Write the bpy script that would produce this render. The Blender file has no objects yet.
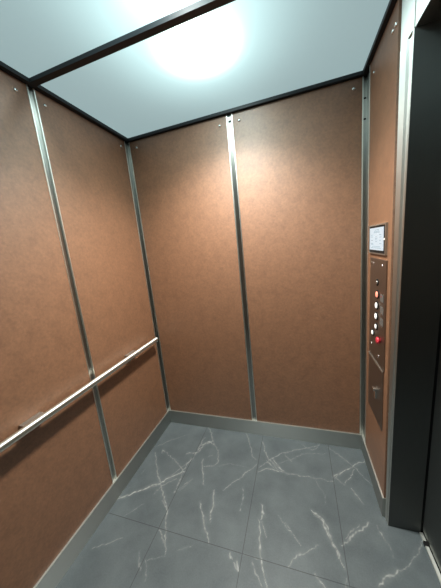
import bpy, bmesh, math, random
import numpy as np
from mathutils import Vector, Matrix
random.seed(4)
C = bpy.context.scene.collection
W, H, D, HS = 1.5385, 2.3, 2.06, 0.119
DX = 1.664                      # plane of the door recess
MID = 0.777

# ------------------------------------------------------------------ materials
def mat(name, color=(.5, .5, .5), rough=.5, metal=0.0, spec=.5):
    m = bpy.data.materials.new(name); m.use_nodes = True
    b = m.node_tree.nodes['Principled BSDF']
    b.inputs['Base Color'].default_value = (*color, 1)
    b.inputs['Roughness'].default_value = rough
    b.inputs['Metallic'].default_value = metal
    b.inputs['Specular IOR Level'].default_value = spec
    return m, m.node_tree, b

def laminate():
    m, t, b = mat('brown_leather_laminate', rough=.42, spec=.4)
    N, L = t.nodes.new, t.links.new
    tc = N('ShaderNodeTexCoord')
    def noise(scale, detail, rough=.55):
        n = N('ShaderNodeTexNoise'); n.inputs['Scale'].default_value = scale
        n.inputs['Detail'].default_value = detail; n.inputs['Roughness'].default_value = rough
        L(tc.outputs['Object'], n.inputs['Vector']); return n
    n1 = noise(16, 6, .7); n2 = noise(85, 4, .6); n3 = noise(320, 3)
    mx = N('ShaderNodeMix'); mx.data_type = 'FLOAT'; mx.inputs[0].default_value = .55
    L(n1.outputs['Fac'], mx.inputs[2]); L(n2.outputs['Fac'], mx.inputs[3])
    r = N('ShaderNodeValToRGB')
    e = r.color_ramp.elements
    e[0].position = .37; e[0].color = (.172, .072, .031, 1)
    e[1].position = .64; e[1].color = (.272, .120, .056, 1)
    L(mx.outputs[0], r.inputs[0]); L(r.outputs[0], b.inputs['Base Color'])
    mr = N('ShaderNodeMapRange'); mr.inputs[3].default_value = .36; mr.inputs[4].default_value = .52
    L(n2.outputs['Fac'], mr.inputs[0]); L(mr.outputs[0], b.inputs['Roughness'])
    bp = N('ShaderNodeBump'); bp.inputs['Strength'].default_value = .12; bp.inputs['Distance'].default_value = .001
    L(n3.outputs['Fac'], bp.inputs['Height']); L(bp.outputs[0], b.inputs['Normal'])
    # pearly top coat of the laminate: a broad, nearly colourless lustre
    gl = N('ShaderNodeBsdfAnisotropic'); gl.inputs['Roughness'].default_value = .60; gl.inputs['Color'].default_value = (.66, .66, .62, 1)
    L(bp.outputs[0], gl.inputs['Normal'])
    ms = N('ShaderNodeMixShader'); ms.inputs[0].default_value = .10
    L(b.outputs[0], ms.inputs[1]); L(gl.outputs[0], ms.inputs[2]); L(ms.outputs[0], t.nodes['Material Output'].inputs[0])
    return m

def brushed(name, color, rough, grain='Z', aniso=.85, amp=.05):
    """brushed metal; grain = 'Z' upright, 'H' level, 'Y' along y; the highlight spreads across the grain"""
    m, t, b = mat(name, color, rough, 1.0)
    N, L = t.nodes.new, t.links.new
    tc = N('ShaderNodeTexCoord'); mp = N('ShaderNodeMapping')
    mp.inputs['Scale'].default_value = {'Z': (220, 220, 3), 'H': (3, 3, 260), 'Y': (260, 3, 260)}[grain]
    n = N('ShaderNodeTexNoise'); n.inputs['Scale'].default_value = 2; n.inputs['Detail'].default_value = 3
    L(tc.outputs['Object'], mp.inputs['Vector']); L(mp.outputs[0], n.inputs['Vector'])
    mr = N('ShaderNodeMapRange'); mr.inputs[3].default_value = rough - amp; mr.inputs[4].default_value = rough + amp
    L(n.outputs['Fac'], mr.inputs[0]); L(mr.outputs[0], b.inputs['Roughness'])
    b.inputs['Anisotropic'].default_value = aniso
    g = N('ShaderNodeNewGeometry'); cr = N('ShaderNodeVectorMath'); cr.operation = 'CROSS_PRODUCT'
    L(g.outputs['Normal'], cr.inputs[0])
    cr.inputs[1].default_value = (0, 1, 0) if grain == 'Y' else (.02, .03, 1)
    if grain == 'H':
        c2 = N('ShaderNodeVectorMath'); c2.operation = 'CROSS_PRODUCT'
        L(g.outputs['Normal'], c2.inputs[0]); L(cr.outputs[0], c2.inputs[1]); L(c2.outputs[0], b.inputs['Tangent'])
    else: L(cr.outputs[0], b.inputs['Tangent'])
    return m

def floor_mat():
    m, t, b = mat('slate_grey_marble_tile', rough=.42, spec=.42)
    N, L = t.nodes.new, t.links.new
    tc = N('ShaderNodeTexCoord')
    n1 = N('ShaderNodeTexNoise'); n1.inputs['Scale'].default_value = 5; n1.inputs['Detail'].default_value = 8; n1.inputs['Roughness'].default_value = .62
    n2 = N('ShaderNodeTexNoise'); n2.inputs['Scale'].default_value = 160; n2.inputs['Detail'].default_value = 3
    for n in (n1, n2): L(tc.outputs['Object'], n.inputs['Vector'])
    mx = N('ShaderNodeMix'); mx.data_type = 'FLOAT'; mx.inputs[0].default_value = .25
    L(n1.outputs['Fac'], mx.inputs[2]); L(n2.outputs['Fac'], mx.inputs[3])
    r = N('ShaderNodeValToRGB'); e = r.color_ramp.elements
    e[0].position = .33; e[0].color = (.072, .086, .092, 1)
    e[1].position = .68; e[1].color = (.125, .142, .147, 1)
    L(mx.outputs[0], r.inputs[0])
    at = N('ShaderNodeAttribute'); at.attribute_name = 'vein'
    c1 = N('ShaderNodeMix'); c1.data_type = 'RGBA'
    L(at.outputs['Fac'], c1.inputs[0]); L(r.outputs[0], c1.inputs[6]); c1.inputs[7].default_value = (.48, .48, .45, 1)
    # grout joints of the tiles
    sep = N('ShaderNodeSeparateXYZ'); L(tc.outputs['Object'], sep.inputs[0])
    def joint(sock, off, period, w):
        a = N('ShaderNodeMath'); a.operation = 'SUBTRACT'; L(sock, a.inputs[0]); a.inputs[1].default_value = off - period/2
        f = N('ShaderNodeMath'); f.operation = 'FLOORED_MODULO'; L(a.outputs[0], f.inputs[0]); f.inputs[1].default_value = period
        s = N('ShaderNodeMath'); s.operation = 'SUBTRACT'; L(f.outputs[0], s.inputs[0]); s.inputs[1].default_value = period/2
        ab = N('ShaderNodeMath'); ab.operation = 'ABSOLUTE'; L(s.outputs[0], ab.inputs[0])
        lt = N('ShaderNodeMath'); lt.operation = 'LESS_THAN'; L(ab.outputs[0], lt.inputs[0]); lt.inputs[1].default_value = w
        return lt.outputs[0]
    jx = joint(sep.outputs['X'], .8365, .4705, .0017); jy = joint(sep.outputs['Y'], -.785, .941, .0017)
    mxj = N('ShaderNodeMath'); mxj.operation = 'MAXIMUM'; L(jx, mxj.inputs[0]); L(jy, mxj.inputs[1])
    fj = N('ShaderNodeMath'); fj.operation = 'MULTIPLY'; fj.inputs[1].default_value = .75; L(mxj.outputs[0], fj.inputs[0])
    c2 = N('ShaderNodeMix'); c2.data_type = 'RGBA'
    L(fj.outputs[0], c2.inputs[0]); L(c1.outputs[2], c2.inputs[6]); c2.inputs[7].default_value = (.03, .034, .036, 1)
    L(c2.outputs[2], b.inputs['Base Color'])
    return m

def diffuser_mat():
    m = bpy.data.materials.new('white_acrylic_diffuser'); m.use_nodes = True
    t = m.node_tree; N, L = t.nodes.new, t.links.new
    t.nodes.remove(t.nodes['Principled BSDF'])
    out = t.nodes['Material Output']
    tr = N('ShaderNodeBsdfTranslucent'); tr.inputs[0].default_value = (.15, .18, .18, 1)
    df = N('ShaderNodeBsdfDiffuse'); df.inputs[0].default_value = (.62, .66, .66, 1)
    tp = N('ShaderNodeBsdfTransparent')
    a = N('ShaderNodeMixShader'); a.inputs[0].default_value = .35
    L(tr.outputs[0], a.inputs[1]); L(df.outputs[0], a.inputs[2])
    b = N('ShaderNodeMixShader'); b.inputs[0].default_value = .45
    L(a.outputs[0], b.inputs[1]); L(tp.outputs[0], b.inputs[2])
    em = N('ShaderNodeEmission'); em.inputs[0].default_value = (.70, .97, 1.0, 1); em.inputs[1].default_value = .42   # edge-lit sheet
    ad = N('ShaderNodeAddShader'); L(b.outputs[0], ad.inputs[0]); L(em.outputs[0], ad.inputs[1])
    L(ad.outputs[0], out.inputs[0])
    return m

def clear_mat():
    m = bpy.data.materials.new('clear_acrylic'); m.use_nodes = True
    t = m.node_tree; t.nodes.remove(t.nodes['Principled BSDF'])
    tp = t.nodes.new('ShaderNodeBsdfTransparent')
    t.links.new(tp.outputs[0], t.nodes['Material Output'].inputs[0]); return m

def glow(name, color, strength):
    m, t, b = mat(name, color, .4)
    b.inputs['Emission Color'].default_value = (*color, 1); b.inputs['Emission Strength'].default_value = strength
    return m

LAM = laminate()
STEEL = brushed('brushed_stainless_steel', (.70, .70, .66), .50)
STRIP = brushed('satin_reveal_strip', (.40, .40, .37), .36)
STRIPD = brushed('dark_reveal_strip', (.34, .34, .32), .34)
STEELH = brushed('brushed_stainless_skirting', (.46, .48, .46), .40, 'H')
EDGE = brushed('bright_aluminium_edge', (.88, .88, .82), .45, 'Z', .6)
EDGEH = mat('bright_skirting_edge', (.88, .88, .82), .45, 1.0)[0]
CHROME = mat('polished_chrome', (.85, .85, .82), .16, 1.0)[0]
RAIL = brushed('satin_steel_tube', (.92, .90, .82), .52, 'Y', .9)
_t = RAIL.node_tree; _v = _t.nodes.new('ShaderNodeCombineXYZ'); _v.inputs[1].default_value = 1
_t.links.new(_v.outputs[0], _t.nodes['Principled BSDF'].inputs['Tangent'])      # grain runs round the tube
BRONZE = brushed('satin_steel_faceplate', (.36, .31, .27), .40, 'Z', .6)
DARK = brushed('dark_brushed_door_steel', (.20, .205, .195), .60, 'Z', .95)
BLACK = mat('black_ceiling_frame', (.022, .026, .030), .5, 0, .25)[0]
BLK2 = mat('black_plastic', (.012, .012, .012), .5, 0, .12)[0]
WHITE = mat('white_plenum_paint', (.8, .8, .8), .8)[0]
FLOOR = floor_mat()
DIFF = diffuser_mat(); CLEAR = clear_mat()
SCREEN = glow('lit_screen', (.80, .92, 1.0), .80); SCREEN.node_tree.nodes['Principled BSDF'].inputs['Base Color'].default_value = (.05, .05, .05, 1)
INK = mat('grey_screen_ink', (.30, .38, .45), .6)[0]
LITW = glow('lit_white_button', (1, .97, .9), .55)
LITR = glow('lit_red_button', (1, .30, .20), .75)
RED = mat('red_stop_knob', (.55, .03, .05), .28)[0]
RED2 = mat('red_mark', (.6, .05, .06), .4)[0]
PLATE = mat('grey_legend_plate', (.12, .11, .10), .45)[0]

# ------------------------------------------------------------------ helpers
def box(bm, x0, x1, y0, y1, z0, z1, mi=0):
    vs = [bm.verts.new((x, y, z)) for z in (z0, z1) for x, y in ((x0, y0), (x1, y0), (x1, y1), (x0, y1))]
    fs = []
    for q in ((3, 2, 1, 0), (4, 5, 6, 7), (0, 1, 5, 4), (1, 2, 6, 5), (2, 3, 7, 6), (3, 0, 4, 7)):
        f = bm.faces.new([vs[i] for i in q]); f.material_index = mi; fs.append(f)
    return vs, fs

def prism(bm, low, high):
    """low / high: matching 3-D rings, joined by side faces and capped"""
    a = [bm.verts.new(p) for p in low]; b = [bm.verts.new(p) for p in high]
    n = len(a)
    for i in range(n):
        bm.faces.new((a[i], a[(i+1) % n], b[(i+1) % n], b[i]))
    bm.faces.new(a[::-1]); bm.faces.new(b)

def lathe(bm, base, axis, prof, seg=24):
    """prof = [(distance along axis, radius), ...] closed at both ends"""
    ax = Vector(axis).normalized(); u = ax.orthogonal().normalized(); v = ax.cross(u)
    rings = []
    for d, r in prof:
        c = Vector(base) + ax*d
        rings.append([bm.verts.new(c + (u*math.cos(2*math.pi*k/seg) + v*math.sin(2*math.pi*k/seg))*r) for k in range(seg)])
    for a, b in zip(rings, rings[1:]):
        for k in range(seg):
            bm.faces.new((a[k], a[(k+1) % seg], b[(k+1) % seg], b[k])).smooth = True
    bm.faces.new(rings[0][::-1]); bm.faces.new(rings[-1])

def obj(name, bm, mats, parent=None, bevel=0, origin=None):
    bmesh.ops.recalc_face_normals(bm, faces=bm.faces)
    me = bpy.data.meshes.new(name); bm.to_mesh(me); bm.free()
    for m in (mats if isinstance(mats, (list, tuple)) else [mats]): me.materials.append(m)
    o = bpy.data.objects.new(name, me); C.objects.link(o)
    off = Vector((0, 0, 0))
    if origin is not None: off = Vector(origin)
    if parent is not None:
        po = Vector(parent['_o']); o.parent = parent
        me.transform(Matrix.Translation(-po))
    elif origin is not None:
        me.transform(Matrix.Translation(-off)); o.location = off
    o['_o'] = list(off if parent is None else Vector(parent['_o']))
    if bevel:
        b = o.modifiers.new('bevel', 'BEVEL'); b.width = bevel; b.segments = 2; b.limit_method = 'ANGLE'; b.angle_limit = math.radians(40)
    return o

def thing(name, label, cat, loc, group=None):
    o = bpy.data.objects.new(name, None); C.objects.link(o); o.location = loc
    o.empty_display_size = .05; o['_o'] = list(loc)
    return tag(o, label, cat, group)

def tag(o, label, cat, group=None):
    o['label'] = label; o['category'] = cat
    if group: o['group'] = group
    return o

def struct(name, bm, m, bevel=0):
    o = obj(name, bm, m, bevel=bevel); o['kind'] = 'structure'; return o

def bx(*a):
    bm = bmesh.new(); box(bm, *a); return bm

# ------------------------------------------------------------------ floor with veins
def cast(pts, ox, oy, s):
    return [(ox + x/s, oy + y/s) for x, y in pts]
V = []      # traced veins: floor points in metres, width, strength
VEINS_FLOOR = [
    ([(-0.015, -0.732), (0.102, -0.642), (0.224, -0.556), (0.301, -0.476), (0.356, -0.436)], 4.5, 0.95),
    ([(-0.008, -0.707), (0.078, -0.66), (0.222, -0.568)], 2.7, 0.7),
    ([(0.061, -0.339), (0.145, -0.451), (0.227, -0.546), (0.32, -0.64), (0.372, -0.701), (0.404, -0.784)], 3.6, 0.7),
    ([(0.043, -0.283), (0.132, -0.202), (0.223, -0.136)], 2.25, 0.4),
    ([(0.103, -0.307), (0.214, -0.353), (0.29, -0.4), (0.352, -0.446), (0.352, -0.501), (0.359, -0.585)], 2.7, 0.6),
    ([(0.134, -0.777), (0.163, -0.735), (0.202, -0.69)], 2.25, 0.4),
    ([(0.061, -0.518), (0.064, -0.478)], 2.25, 0.3),
    ([(0.359, -0.585), (0.396, -0.518), (0.43, -0.475)], 2.25, 0.4),
    ([(0.335, -0.391), (0.367, -0.332), (0.384, -0.227)], 3.15, 0.7),
    ([(0.251, -0.523), (0.288, -0.469), (0.357, -0.355)], 2.7, 0.6),
    ([(0.233, -0.629), (0.249, -0.567), (0.331, -0.497)], 2.7, 0.5),
    ([(0.122, -0.338), (0.107, -0.306), (0.132, -0.32)], 3.6, 0.6),
    ([(0.332, -0.46), (0.345, -0.409), (0.354, -0.324)], 2.7, 0.6),
    ([(0.384, -0.563), (0.427, -0.485)], 2.25, 0.4),
    ([(0.303, -0.301), (0.383, -0.273), (0.409, -0.185), (0.459, -0.151), (0.429, -0.078), (0.378, -0.017)], 3.15, 0.8),
    ([(0.386, -0.126), (0.374, -0.229), (0.382, -0.296)], 2.7, 0.7),
    ([(0.459, -0.151), (0.524, -0.222), (0.563, -0.312), (0.532, -0.359), (0.472, -0.372)], 2.25, 0.7),
    ([(0.444, -0.316), (0.477, -0.4), (0.521, -0.499)], 3.15, 0.75),
    ([(0.385, -0.202), (0.439, -0.154), (0.481, -0.183)], 3.6, 0.8),
    ([(0.472, -0.299), (0.501, -0.272)], 2.7, 0.5),
    ([(0.544, -0.619), (0.588, -0.671), (0.626, -0.731)], 4.5, 0.65),
    ([(0.595, -0.516), (0.62, -0.601), (0.63, -0.68)], 4.05, 0.65),
    ([(0.691, -0.001), (0.748, -0.106), (0.788, -0.224), (0.827, -0.247)], 2.7, 0.6),
    ([(0.656, -0.502), (0.725, -0.42), (0.79, -0.333), (0.832, -0.276)], 2.7, 0.6),
    ([(0.839, -0.076), (0.892, -0.213), (0.966, -0.277), (1.032, -0.309)], 3.15, 0.7),
    ([(0.843, -0.331), (0.902, -0.3), (1.0, -0.307)], 3.15, 0.75),
    ([(0.886, -0.235), (0.951, -0.299)], 2.7, 0.6),
    ([(0.852, -0.301), (0.926, -0.206), (1.025, -0.132)], 2.7, 0.6),
    ([(0.893, -0.532), (0.915, -0.588)], 4.5, 0.6),
    ([(0.891, -0.619), (0.905, -0.664)], 4.5, 0.5),
    ([(0.767, -0.461), (0.787, -0.519), (0.78, -0.592)], 3.15, 0.4),
    ([(1.029, -0.599), (1.057, -0.622)], 2.25, 0.4),
    ([(0.566, -0.352), (0.646, -0.315), (0.77, -0.319)], 1.8, 0.25),
    ([(0.926, -0.206), (0.983, -0.283), (1.024, -0.306)], 3.6, 0.8),
    ([(0.913, -0.229), (0.976, -0.164), (1.095, -0.107), (1.251, -0.031)], 2.7, 0.6),
    ([(0.914, -0.239), (0.969, -0.295), (1.017, -0.304), (1.17, -0.306), (1.3, -0.303)], 2.7, 0.5),
    ([(0.973, -0.247), (1.046, -0.202), (1.128, -0.133), (1.294, -0.099)], 1.8, 0.35),
    ([(1.308, -0.042), (1.398, -0.128), (1.449, -0.175), (1.53, -0.292)], 2.7, 0.5),
    ([(1.303, -0.277), (1.367, -0.228), (1.435, -0.168), (1.53, -0.101)], 3.6, 0.8),
    ([(1.316, -0.282), (1.402, -0.194), (1.426, -0.18)], 3.6, 0.8),
    ([(1.369, -0.304), (1.405, -0.255), (1.439, -0.186)], 2.7, 0.7),
    ([(1.311, -0.266), (1.337, -0.286), (1.367, -0.312)], 2.7, 0.5),
    ([(1.398, -0.329), (1.423, -0.368), (1.444, -0.412)], 2.7, 0.7),
    ([(1.173, -0.502), (1.216, -0.53), (1.242, -0.573), (1.259, -0.624)], 4.95, 0.75),
    ([(1.179, -0.52), (1.22, -0.554), (1.246, -0.595)], 3.6, 0.5),
    ([(1.329, -0.607), (1.369, -0.571), (1.447, -0.5)], 4.5, 0.6),
    ([(0.996, -0.575), (1.044, -0.62), (1.088, -0.666)], 1.8, 0.35),
    ([(1.186, -0.285), (1.211, -0.347), (1.247, -0.4), (1.248, -0.457)], 2.25, 0.25),
    ([(1.13, -0.055), (1.197, -0.086), (1.251, -0.031)], 2.7, 0.4),
    ([(1.011, -0.167), (1.054, -0.21)], 2.7, 0.4),
    ([(0.897, -0.539), (0.911, -0.59), (0.905, -0.617)], 4.5, 0.75),
    ([(0.914, -0.627), (0.941, -0.691)], 3.6, 0.55),
    ([(0.898, -0.631), (0.91, -0.698), (0.924, -0.778), (0.946, -0.829), (0.963, -0.878)], 5.4, 0.75),
    ([(0.995, -0.57), (1.023, -0.601), (1.081, -0.657), (1.111, -0.687)], 2.25, 0.55),
    ([(1.055, -0.779), (1.093, -0.732), (1.157, -0.691), (1.187, -0.664)], 3.15, 0.6),
    ([(1.173, -0.502), (1.22, -0.549), (1.248, -0.617), (1.282, -0.695)], 4.5, 0.8),
    ([(1.173, -0.78), (1.206, -0.814)], 3.6, 0.7),
    ([(0.81, -0.826), (0.835, -0.856)], 4.5, 0.7),
    ([(0.778, -0.799), (0.795, -0.815)], 4.5, 0.6),
    ([(0.885, -0.807), (0.921, -0.852), (0.942, -0.881)], 3.6, 0.45),
    ([(0.843, -0.783), (0.923, -0.788)], 1.8, 0.3),
    ([(1.251, -0.607), (1.281, -0.678), (1.299, -0.73)], 3.6, 0.75),
    ([(1.303, -0.637), (1.358, -0.581), (1.449, -0.502)], 4.5, 0.65),
    ([(1.319, -0.607), (1.399, -0.52)], 3.6, 0.4),
    ([(1.484, -0.5), (1.498, -0.547), (1.511, -0.576), (1.516, -0.639)], 2.25, 0.3),
    ([(1.491, -0.532), (1.498, -0.547)], 3.6, 0.7),
    ([(1.679, -0.52), (1.624, -0.584), (1.594, -0.624), (1.533, -0.675)], 3.15, 0.55),
    ([(1.533, -0.675), (1.481, -0.706), (1.424, -0.757)], 4.05, 0.8),
    ([(1.293, -0.761), (1.293, -0.79)], 2.7, 0.4),
    ([(0.066, -0.948), (0.142, -0.909), (0.196, -0.878)], 2.25, 0.5),
    ([(0.308, -0.644), (0.369, -0.696), (0.393, -0.763), (0.457, -0.862), (0.461, -0.89)], 3.6, 0.6),
    ([(0.373, -0.79), (0.431, -0.839)], 3.6, 0.6),
    ([(0.324, -0.905), (0.371, -0.965)], 2.7, 0.4),
    ([(0.378, -0.924), (0.421, -0.986)], 3.6, 0.45),
    ([(0.392, -0.925), (0.46, -0.888)], 1.8, 0.35),
    ([(0.542, -0.604), (0.588, -0.682), (0.62, -0.731), (0.665, -0.783)], 4.5, 0.7),
    ([(0.612, -0.575), (0.639, -0.693)], 3.15, 0.5),
    ([(0.519, -0.852), (0.581, -0.808)], 2.25, 0.45),
    ([(0.777, -0.794), (0.784, -0.819)], 4.5, 0.7),
    ([(0.817, -0.815), (0.834, -0.853)], 4.5, 0.7)]
def floor_mesh():
    st = .0035
    xs = np.arange(0, DX + .02 + st, st); ys = np.arange(-D, 0 + st, st)
    xs[-1] = DX + .02; ys[-1] = 0
    X, Y = np.meshgrid(xs, ys); nx, ny = len(xs), len(ys)
    # wobble of the vein paths
    wx = .004*np.sin(37*X + 3*np.sin(21*Y)) + .003*np.sin(91*Y + 4*np.sin(53*X)) + .0016*np.sin(230*X + 170*Y)
    wy = .004*np.sin(41*Y + 3*np.sin(25*X)) + .003*np.sin(83*X + 4*np.sin(47*Y)) + .0016*np.sin(210*Y - 190*X)
    PX, PY = X + wx*.8, Y + wy*.8
    brk = .60 + .40*np.sin(75*X + 5*np.sin(43*Y)) * np.sin(66*Y + 4*np.sin(54*X))
    F = np.zeros_like(X)
    rnd = random.Random(11)
    veins = list(VEINS_FLOOR)
    for k in range(16):          # the same stone goes on behind, out of the photograph
        x, y = rnd.uniform(.05, 1.6), rnd.uniform(-2.0, -1.25); a = rnd.uniform(0, 6.28); p = [(x, y)]
        for i in range(rnd.randint(3, 6)):
            a += rnd.uniform(-.5, .5); x += .05*math.cos(a); y += .05*math.sin(a); p.append((x, min(y, -1.16)))
        veins.append((p, rnd.uniform(1.6, 3.5), rnd.uniform(.3, .7)))
    for p, w, s in veins:
        w = w*.00062
        n = len(p) - 1
        for i, (a, b) in enumerate(zip(p, p[1:])):
            (ax, ay), (bx_, by) = a, b
            x0, x1 = min(ax, bx_) - .05, max(ax, bx_) + .05; y0, y1 = min(ay, by) - .05, max(ay, by) + .05
            i0, i1 = np.searchsorted(xs, [x0, x1]); j0, j1 = np.searchsorted(ys, [y0, y1])
            if i1 <= i0 or j1 <= j0: continue
            sx, sy = PX[j0:j1, i0:i1], PY[j0:j1, i0:i1]
            dx, dy = bx_ - ax, by - ay; l2 = dx*dx + dy*dy + 1e-12
            t = np.clip(((sx - ax)*dx + (sy - ay)*dy)/l2, 0, 1)
            d = np.hypot(sx - ax - t*dx, sy - ay - t*dy)
            u = (i + t)/n; taper = .55 + .45*np.sin(np.pi*np.clip(u, .05, .95))
            ww = w*taper
            core = np.exp(-(d/ww)**2)*s*np.clip(brk[j0:j1, i0:i1]*1.35 - .1, .12, 1)*.92
            halo = np.exp(-(d/(ww*6))**2)*s*.10
            F[j0:j1, i0:i1] = np.maximum(F[j0:j1, i0:i1], np.clip(core + halo, 0, 1))
    me = bpy.data.meshes.new('floor')
    co = np.stack([X, Y, np.zeros_like(X)], -1).reshape(-1, 3)
    idx = np.arange(nx*ny).reshape(ny, nx)
    q = np.stack([idx[:-1, :-1], idx[:-1, 1:], idx[1:, 1:], idx[1:, :-1]], -1).reshape(-1, 4)
    me.vertices.add(len(co)); me.vertices.foreach_set('co', co.ravel().astype(np.float32))
    me.loops.add(q.size); me.loops.foreach_set('vertex_index', q.ravel().astype(np.int32))
    me.polygons.add(len(q)); me.polygons.foreach_set('loop_start', np.arange(0, q.size, 4, dtype=np.int32))
    me.update(calc_edges=True)
    at = me.attributes.new('vein', 'FLOAT', 'POINT'); at.data.foreach_set('value', F.ravel().astype(np.float32))
    me.materials.append(FLOOR)
    o = bpy.data.objects.new('floor', me); C.objects.link(o); o['kind'] = 'structure'
floor_mesh()

# ------------------------------------------------------------------ room shell
T = .03
TOP = 2.31
struct('wall_left', bx(-T, 0, -D - T, T, -.02, TOP), STEEL)
struct('wall_back', bx(0, DX + .1, 0, T, -.02, TOP), STEEL)
struct('wall_front', bx(0, DX + .1, -D - T, -D, -.02, TOP), DARK)
HD = 2.107                                   # head of the door opening
YF = -1.50                                   # far side of the opening
bm = bmesh.new()
box(bm, W, DX + .1, -.455, -.0005, .0, TOP)
box(bm, W, DX + .1, -D + .0005, YF, .0, TOP)
struct('wall_right', bm, STEEL)
struct('trim_1', bx(W, DX + .1, YF + .0005, -.5665, HD, TOP), STEEL)     # lintel over the door
# near door post: flat strip, shallow groove, bright corner, dark reveal
bm = bmesh.new()
XS = DX + .008
def ring(z, ym, yg, yr):
    return [(XS, -.4555, z), (W - .003, -.4555, z), (W - .005, -.459, z), (W - .005, ym, z), (W + .003, yg, z),
            (W + .004, yr + .010, z), (W - .004, yr + .006, z), (W - .002, yr, z), (XS, yr, z)]
YB, YT = -.495, -.5655
prism(bm, ring(0, -.478, -.481, YB), ring(HD, -.517, -.521, YT))
bm.normal_update()
for f in bm.faces:
    if abs(f.normal.y) > .9 and f.calc_center_median().y < -.5 and f.calc_area() > .05: f.material_index = 1
struct('trim_2', bm, [STEEL, DARK])
bm = bmesh.new()                              # shaded gap between post and door leaf, painted as a black strip
prism(bm, [(x, y, 0) for x, y in ((XS + .0003, -.4555), (DX + .0195, -.4555), (DX + .0195, YB + .004), (XS + .0003, YB + .004))],
          [(x, y, HD) for x, y in ((XS + .0003, -.4555), (DX + .0195, -.4555), (DX + .0195, YT + .004), (XS + .0003, YT + .004))])
struct('door_gap_shade', bm, BLK2)
bm = bmesh.new()
box(bm, W - .003, DX + .02, -.5655, -.4555, HD + .0005, 2.2855)
struct('trim_3', bm, STEEL)
# door: dark leaf behind the recess, aluminium sill line
bm = bmesh.new()
box(bm, DX + .020, DX + .055, YF + .0005, -.47, .012, HD + .08)
dr = struct('door_1', bm, DARK)
bm = bmesh.new()
box(bm, DX + .003, DX + .016, YF + .001, -.4985, .0005, .009)
sl = struct('trim_4', bm, EDGEH)
gb = obj('door_gib', bx(DX + .001, DX + .019, -.556, -.540, .0015, .016), BLK2, sl)

# skirting: brushed sheet with a bright top edge
def skirt(name, parts):
    bm = bmesh.new()
    for (x0, x1, y0, y1) in parts:
        box(bm, x0, x1, y0, y1, .0003, HS - .004, 0)
        box(bm, x0, x1, y0, y1, HS - .004, HS, 1)
    struct(name, bm, [STEELH, EDGEH])
S = .018
skirt('baseboard_left', [(.0003, S, -D + .0005, -.0003)])
skirt('baseboard_back', [(S + .0003, W - S - .0003, -S, -.0003)])
skirt('baseboard_right', [(W - S, W - .0003, -.4545, -.0003)])

# reveal strips between the panels (recessed channel with two bright lips)
ZT = 2.2855
def channel(name, place, u0, u1, slots=()):
    """place(u, d) -> (x, y): u runs along the wall, d out of it"""
    bm = bmesh.new()
    def seg(a, b, d0, d1, mi):
        (xa, ya), (xb, yb) = place(a, d0), place(b, d1)
        box(bm, min(xa, xb), max(xa, xb), min(ya, yb), max(ya, yb), HS + .0008, ZT, mi)
    seg(u0 + .0005, u0 + .0055, .0004, .0135, 1); seg(u1 - .0055, u1 - .0005, .0004, .0135, 1)
    seg(u0 + .0056, u1 - .0056, .0004, .0045, 0)
    o = struct(name, bm, [STRIP, EDGE])
    for z in slots:
        m = (u0 + u1)/2
        (xa, ya), (xb, yb) = place(m - .0085, .0040), place(m + .0085, .0056)
        obj('keyhole_slot', bx(min(xa, xb), max(xa, xb), min(ya, yb), max(ya, yb), z - .006, z + .006), BLK2, o)
    return o
PL = lambda u, d: (d, -u)
PB = lambda u, d: (u, -d)
PR = lambda u, d: (W - d, -u)
channel('trim_5', PL, .670, .707)
channel('trim_6', PB, .757, .797, (2.247,))
def corner(name, sx, x, uy, ux, slots=()):
    bm = bmesh.new()
    def b(a0, a1, b0, b1, mi):          # a along x from the corner, b along -y from the corner
        xa, xb = x + sx*a0, x + sx*a1
        box(bm, min(xa, xb), max(xa, xb), -b1, -b0, HS + .0008, ZT, mi)
    b(.0004, .0045, .0004, uy - .0055, 0); b(.0046, ux - .0055, .0004, .0045, 0)
    b(.0004, .0135, uy - .0054, uy - .0005, 1); b(ux - .0054, ux - .0005, .0004, .0135, 1)
    o = struct(name, bm, [STRIP, EDGE])
    for z in slots:
        xa, xb = x + sx*(ux*.25), x + sx*(ux*.70)
        obj('keyhole_slot', bx(min(xa, xb), max(xa, xb), -.0056, -.0040, z - .004, z + .004), BLK2, o)
corner('trim_7', 1, 0, .046, .030)
corner('trim_8', -1, W, .095, .0275, (2.184, 2.083))

# ------------------------------------------------------------------ wall panels with their screws
def screw(parent, p, n):
    bm = bmesh.new()
    lathe(bm, p, n, [(-.001, .0085), (.002, .0085), (.0045, .0065), (.0055, .0025)], 20)
    o = obj('screw', bm, CHROME, parent); o['label'] = 'bright domed chrome screw'
P0, P1 = HS + .002, 2.2845
def panel(label, x0, x1, y0, y1, screws, n):
    bm = bx(x0, x1, y0, y1, P0, P1)
    o = obj('laminate_panel', bm, LAM, bevel=.0012, origin=((x0 + x1)/2, (y0 + y1)/2, P0))
    tag(o, label, 'wall panel', 'brown laminate wall panels')
    for p in screws: screw(o, p, n)
TH = .012
panel("brown leather-look panel on left wall beside the back corner, behind the handrail's far end", .0005, TH, -.6695, -.0465, [(TH, -.09, 2.235), (TH, -.631, 2.234)], (1, 0, 0))
panel('brown leather-look panel at the left edge of the photo, left of the left wall seam', .0005, TH, -1.370, -.7075, [(TH, -.762, 2.234), (TH, -1.31, 2.234)], (1, 0, 0))
panel('brown leather-look panel on back wall left of its vertical steel seam', .0305, .7565, -TH, -.0005, [(.083, -TH, 2.238), (.710, -TH, 2.235)], (0, -1, 0))
panel('brown leather-look panel on back wall right of its vertical steel seam', .7975, W - .028, -TH, -.0005, [(.838, -TH, 2.236), (1.469, -TH, 2.238)], (0, -1, 0))
panel('narrow brown leather-look panel carrying the lift buttons beside the doorway', W - TH, W - .0005, -.4545, -.0955, [(W - TH, -.165, 2.21), (W - TH, -.405, 2.21), (W - TH, -.436, 2.21)], (-1, 0, 0))

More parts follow.
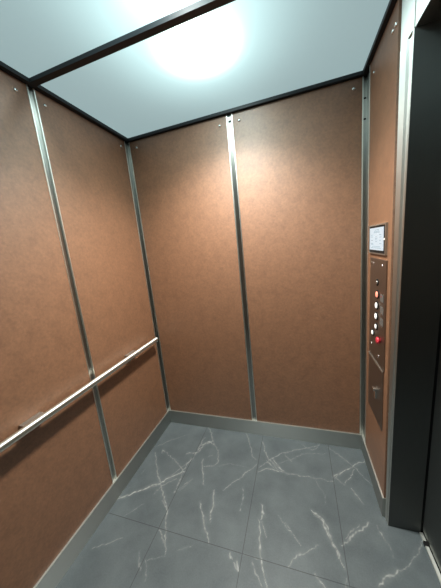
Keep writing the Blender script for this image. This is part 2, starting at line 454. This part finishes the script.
# ------------------------------------------------------------------ ceiling: black frame, white panels, plenum above
YS = [-.030, -.675, -.705, -1.350, -1.380, -2.03]
X0, X1 = .036, 1.508
bm = bmesh.new()
z0, z1 = 2.287, 2.304
box(bm, .0005, X0, -D + .0005, -.0005, z0, z1)
box(bm, X1, W + .0005, -D + .0005, -.0005, z0, z1)
box(bm, X0, X1, YS[0], -.0005, z0, z1)
box(bm, X0, X1, YS[2], YS[1], z0, z1)
box(bm, X0, X1, YS[4], YS[3], z0, z1)
box(bm, X0, X1, -D + .0005, YS[5], z0, z1)
struct('trim_9', bm, BLACK)
bm = bmesh.new()
box(bm, -T, DX + .1, -D - T, T, 2.62, 2.64)
box(bm, -T, 0, -D - T, T, TOP + .0005, 2.62); box(bm, W, DX + .1, -D - T, T, TOP + .0005, 2.62)
box(bm, 0, W, 0, T, TOP + .0005, 2.62); box(bm, 0, W, -D - T, -D, TOP + .0005, 2.62)
struct('ceiling', bm, BLACK)
def ceiling_panel(label, y0, y1):
    bm = bmesh.new()
    vs, fs = box(bm, X0 - .006, X1 + .006, y0 - .006, y1 + .006, 2.3045, 2.3085, 1)
    fs[0].material_index = 0
    o = obj('diffuser_panel', bm, [DIFF, CLEAR], origin=((X0 + X1)/2, (y0 + y1)/2, 2.3045))
    tag(o, label, 'ceiling panel', 'white lit ceiling panels')
ceiling_panel('white glowing ceiling panel between the black cross bar and the back wall', YS[1], YS[0])
ceiling_panel('white glowing ceiling panel at top left of photo, this side of the black bar', YS[3], YS[2])
bm = bmesh.new()                              # the same lit ceiling goes on overhead, out of the photograph
_, fs = box(bm, X0 - .006, X1 + .006, YS[5] - .006, YS[4] + .006, 2.3045, 2.3085, 1)
fs[0].material_index = 0
struct('diffuser_panel_overhead', bm, [DIFF, CLEAR])

def lamp(name, loc, size, power, spread, shape='DISK', size_y=None, color=(.90, 1.0, .97)):
    l = bpy.data.lights.new(name, 'AREA'); l.shape = shape; l.size = size
    if size_y: l.size_y = size_y
    l.energy = power; l.spread = math.radians(spread); l.color = color
    o = bpy.data.objects.new(name, l); C.objects.link(o); o.location = loc
    return o
def spot(name, loc, power, size, blend, color):
    l = bpy.data.lights.new(name, 'SPOT'); l.energy = power; l.color = color
    l.spot_size = math.radians(size); l.spot_blend = blend; l.shadow_soft_size = .06
    o = bpy.data.objects.new(name, l); C.objects.link(o); o.location = loc
for y, k in ((-.525, 1.10), (-.835, .12)):
    spot('ceiling_downlight_and_halo', (MID + .01, y, 2.385), 352*k, 128, .96, (1.0, .985, .93))
    spot('ceiling_downlight_and_halo', (MID + .01, y, 2.575), 45, 150, .6, (.80, 1, 1))  # extra wide spot, added to spread a soft halo over the panel

# ------------------------------------------------------------------ handrail
RX, RZ, RR = .060, .820, .0165
hr = thing('handrail', 'round satin steel handrail along the left wall', 'handrail', (RX, -1.0, RZ))
bm = bmesh.new()
lathe(bm, (RX, -.100, RZ), (0, -1, 0), [(0, RR - .003), (.002, RR - .0008), (.004, RR), (1.85, RR), (1.853, RR - .002)], 32)
obj('rail_tube', bm, RAIL, hr)
for y in (-.375, -1.035, -1.695):
    bm = bx(TH + .0004, RX - .006, y - .045, y + .045, RZ - .016, RZ + .010)
    obj('wall_bracket', bm, BRONZE, hr, bevel=.0015)

# ------------------------------------------------------------------ lift button panel
XF = W - TH                                   # laminate face
y0, y1 = -.417, -.167
cp = thing('control_panel', 'tall satin metal lift control plate with lit buttons and red stop knob', 'control panel', (XF, (y0 + y1)/2, .46))
F1 = XF - .005
obj('face_plate', bx(F1, XF - .0004, y0, y1, .812, 1.345), BRONZE, cp, bevel=.001)
dv = obj('service_door', bx(F1 - .001, XF - .0004, y0 + .010, y1, .478, .808), BRONZE, cp, bevel=.0012)
obj('door_edge_highlight', bx(F1 - .004, F1 - .0011, y0 + .010, y1, .800, .808), EDGE, dv)  # bright strip put in as the highlight along the door's top edge
bm = bmesh.new()
box(bm, F1 - .012, F1 - .0011, -0.3360, -0.3140, .610, .668)
box(bm, F1 - .020, F1 - .012, -0.3380, -0.3120, .655, .670)
o = obj('latch', bm, CHROME, dv, bevel=.001); o['label'] = 'small bright metal latch'
def btn(y, z, lens, r=.0165, label=None):
    bm = bmesh.new(); lathe(bm, (F1, y, z), (-1, 0, 0), [(-.001, r + .005), (.003, r + .005), (.004, r + .002)], 28)
    b = obj('button', bm, BLK2, cp)
    bm = bmesh.new(); lathe(bm, (F1 - .004, y, z), (-1, 0, 0), [(0, r - .002), (.0025, r - .002), (.0038, r - .005)], 28)
    obj('button_lens', bm, lens, b)
    if label: b['label'] = label
btn(-0.306, 1.170, LITR, .0165, 'round button lit red')
btn(-0.300, 1.112, LITW, .0165, 'round button lit white')
btn(-0.296, 1.055, LITW, .0165, 'round button lit white')
btn(-0.297, 1.000, LITW, .0135, 'smaller round button lit white')
btn(-0.243, .948, LITW, .0135, 'smaller round button lit white')
for z in (1.163, 1.104, 1.046):
    bm = bx(F1 - .0015, F1 - .0001, -.3920, -.3460, z - .018, z + .018)
    lp = obj('legend_plate', bm, PLATE, cp)
    obj('braille_dot', bx(F1 - .0025, F1 - .0015, -0.3660, -0.3610, z + .006, z + .011), RED2 if z > 1.15 else EDGE, lp)
bm = bmesh.new()
lathe(bm, (F1, -.352, .945), (-1, 0, 0), [(-.001, .010), (.006, .010), (.007, .018), (.012, .0185), (.016, .014), (.018, .006)], 28)
o = obj('stop_knob', bm, RED, cp); o['label'] = 'red mushroom stop knob'
bm = bmesh.new(); lathe(bm, (F1, -.297, 1.229), (-1, 0, 0), [(-.001, .017), (.003, .017), (.004, .014), (.0015, .011)], 28)
k = obj('key_switch', bm, BLK2, cp)
bm = bmesh.new(); lathe(bm, (F1 - .001, -.297, 1.229), (-1, 0, 0), [(0, .009), (.004, .009)], 20)
box(bm, F1 - .0058, F1 - .005, -0.2865, -0.2835, 1.222, 1.236)
obj('key_barrel', bm, STEEL, k)
for y, z in ((-.218, 1.318), (-.361, 1.318), (-.333, .853), (-.212, .875)):
    bm = bmesh.new(); lathe(bm, (F1, y, z), (-1, 0, 0), [(-.001, .0065), (.002, .0065), (.003, .004)], 16)
    obj('screw', bm, CHROME, cp)

# ------------------------------------------------------------------ information screen
sy0, sy1, sz0, sz1 = -.408, -.150, 1.368, 1.510
ds = thing('display_screen', 'small framed information screen above the lift buttons', 'screen', (XF, (sy0 + sy1)/2, sz0))
bm = bmesh.new()
G = XF - .009
box(bm, G, XF - .0004, sy0, sy0 + .008, sz0, sz1); box(bm, G, XF - .0004, sy1 - .008, sy1, sz0, sz1)
box(bm, G, XF - .0004, sy0 + .008, sy1 - .008, sz0, sz0 + .006); box(bm, G, XF - .0004, sy0 + .008, sy1 - .008, sz1 - .006, sz1)
obj('screen_frame', bm, STEEL, ds)
obj('screen_bezel', bx(G + .003, XF - .0006, sy0 + .0081, sy1 - .0081, sz0 + .0061, sz1 - .0061), BLK2, ds)
py0, py1, pz0, pz1 = -.374, -.160, 1.387, 1.495
pane = obj('screen_face', bx(G + .0018, G + .0029, py0, py1, pz0, pz1), SCREEN, ds); pane['label'] = 'lit pale blue white screen face'
bm = bmesh.new()
def ln(u0, u1, v, h=.0035):                    # u from left 0..1 (towards the back wall), v from top 0..1
    ya, yb = py1 - (py1 - py0)*u0, py1 - (py1 - py0)*u1; z = pz1 - (pz1 - pz0)*v
    box(bm, G + .0010, G + .0017, yb, ya, z - h/2, z + h/2)
for u0, u1, v in ((.40, .70, .10), (.36, .72, .16), (.32, .74, .21), (.10, .26, .32), (.10, .30, .40), (.12, .26, .56), (.10, .28, .70), (.12, .30, .75),
                  (.46, .56, .40), (.44, .58, .47), (.45, .55, .54), (.46, .56, .61), (.72, .86, .32), (.74, .88, .42), (.74, .84, .56), (.74, .88, .70),
                  (.20, .80, .84), (.14, .84, .90)):
    ln(u0, u1, v)
obj('screen_lines', bm, INK, ds)
obj('power_light', bx(G + .0018, G + .0029, -.397, -.380, 1.436, 1.443), LITW, ds)

# ------------------------------------------------------------------ camera
R = Matrix([[0.949627, 0.297185, -0.099449], [0.038342, 0.204776, 0.978058], [-0.311028, 0.932603, -0.183066]])
cam = bpy.data.cameras.new('camera'); co = bpy.data.objects.new('camera', cam); C.objects.link(co)
M = Matrix.Identity(4)
for i in range(3):
    for j in range(3): M[j][i] = R[i][j]*(-1 if i == 2 else 1)
M.translation = Vector((1.14931, -1.65204, 1.46847))
co.matrix_world = M
cam.sensor_fit = 'VERTICAL'; cam.sensor_height = 36; cam.lens = 240.032*36/588; cam.clip_start = .02
sc = bpy.context.scene; sc.camera = co
for o in list(bpy.data.objects):
    if '_o' in o: del o['_o']

w = bpy.data.worlds.new('world'); sc.world = w; w.use_nodes = True
w.node_tree.nodes['Background'].inputs[0].default_value = (0, 0, 0, 1)
vs = sc.view_settings
vs.view_transform = 'Standard'; vs.look = 'None'; vs.gamma = 1; vs.use_curve_mapping = False
vs.exposure = 0.0
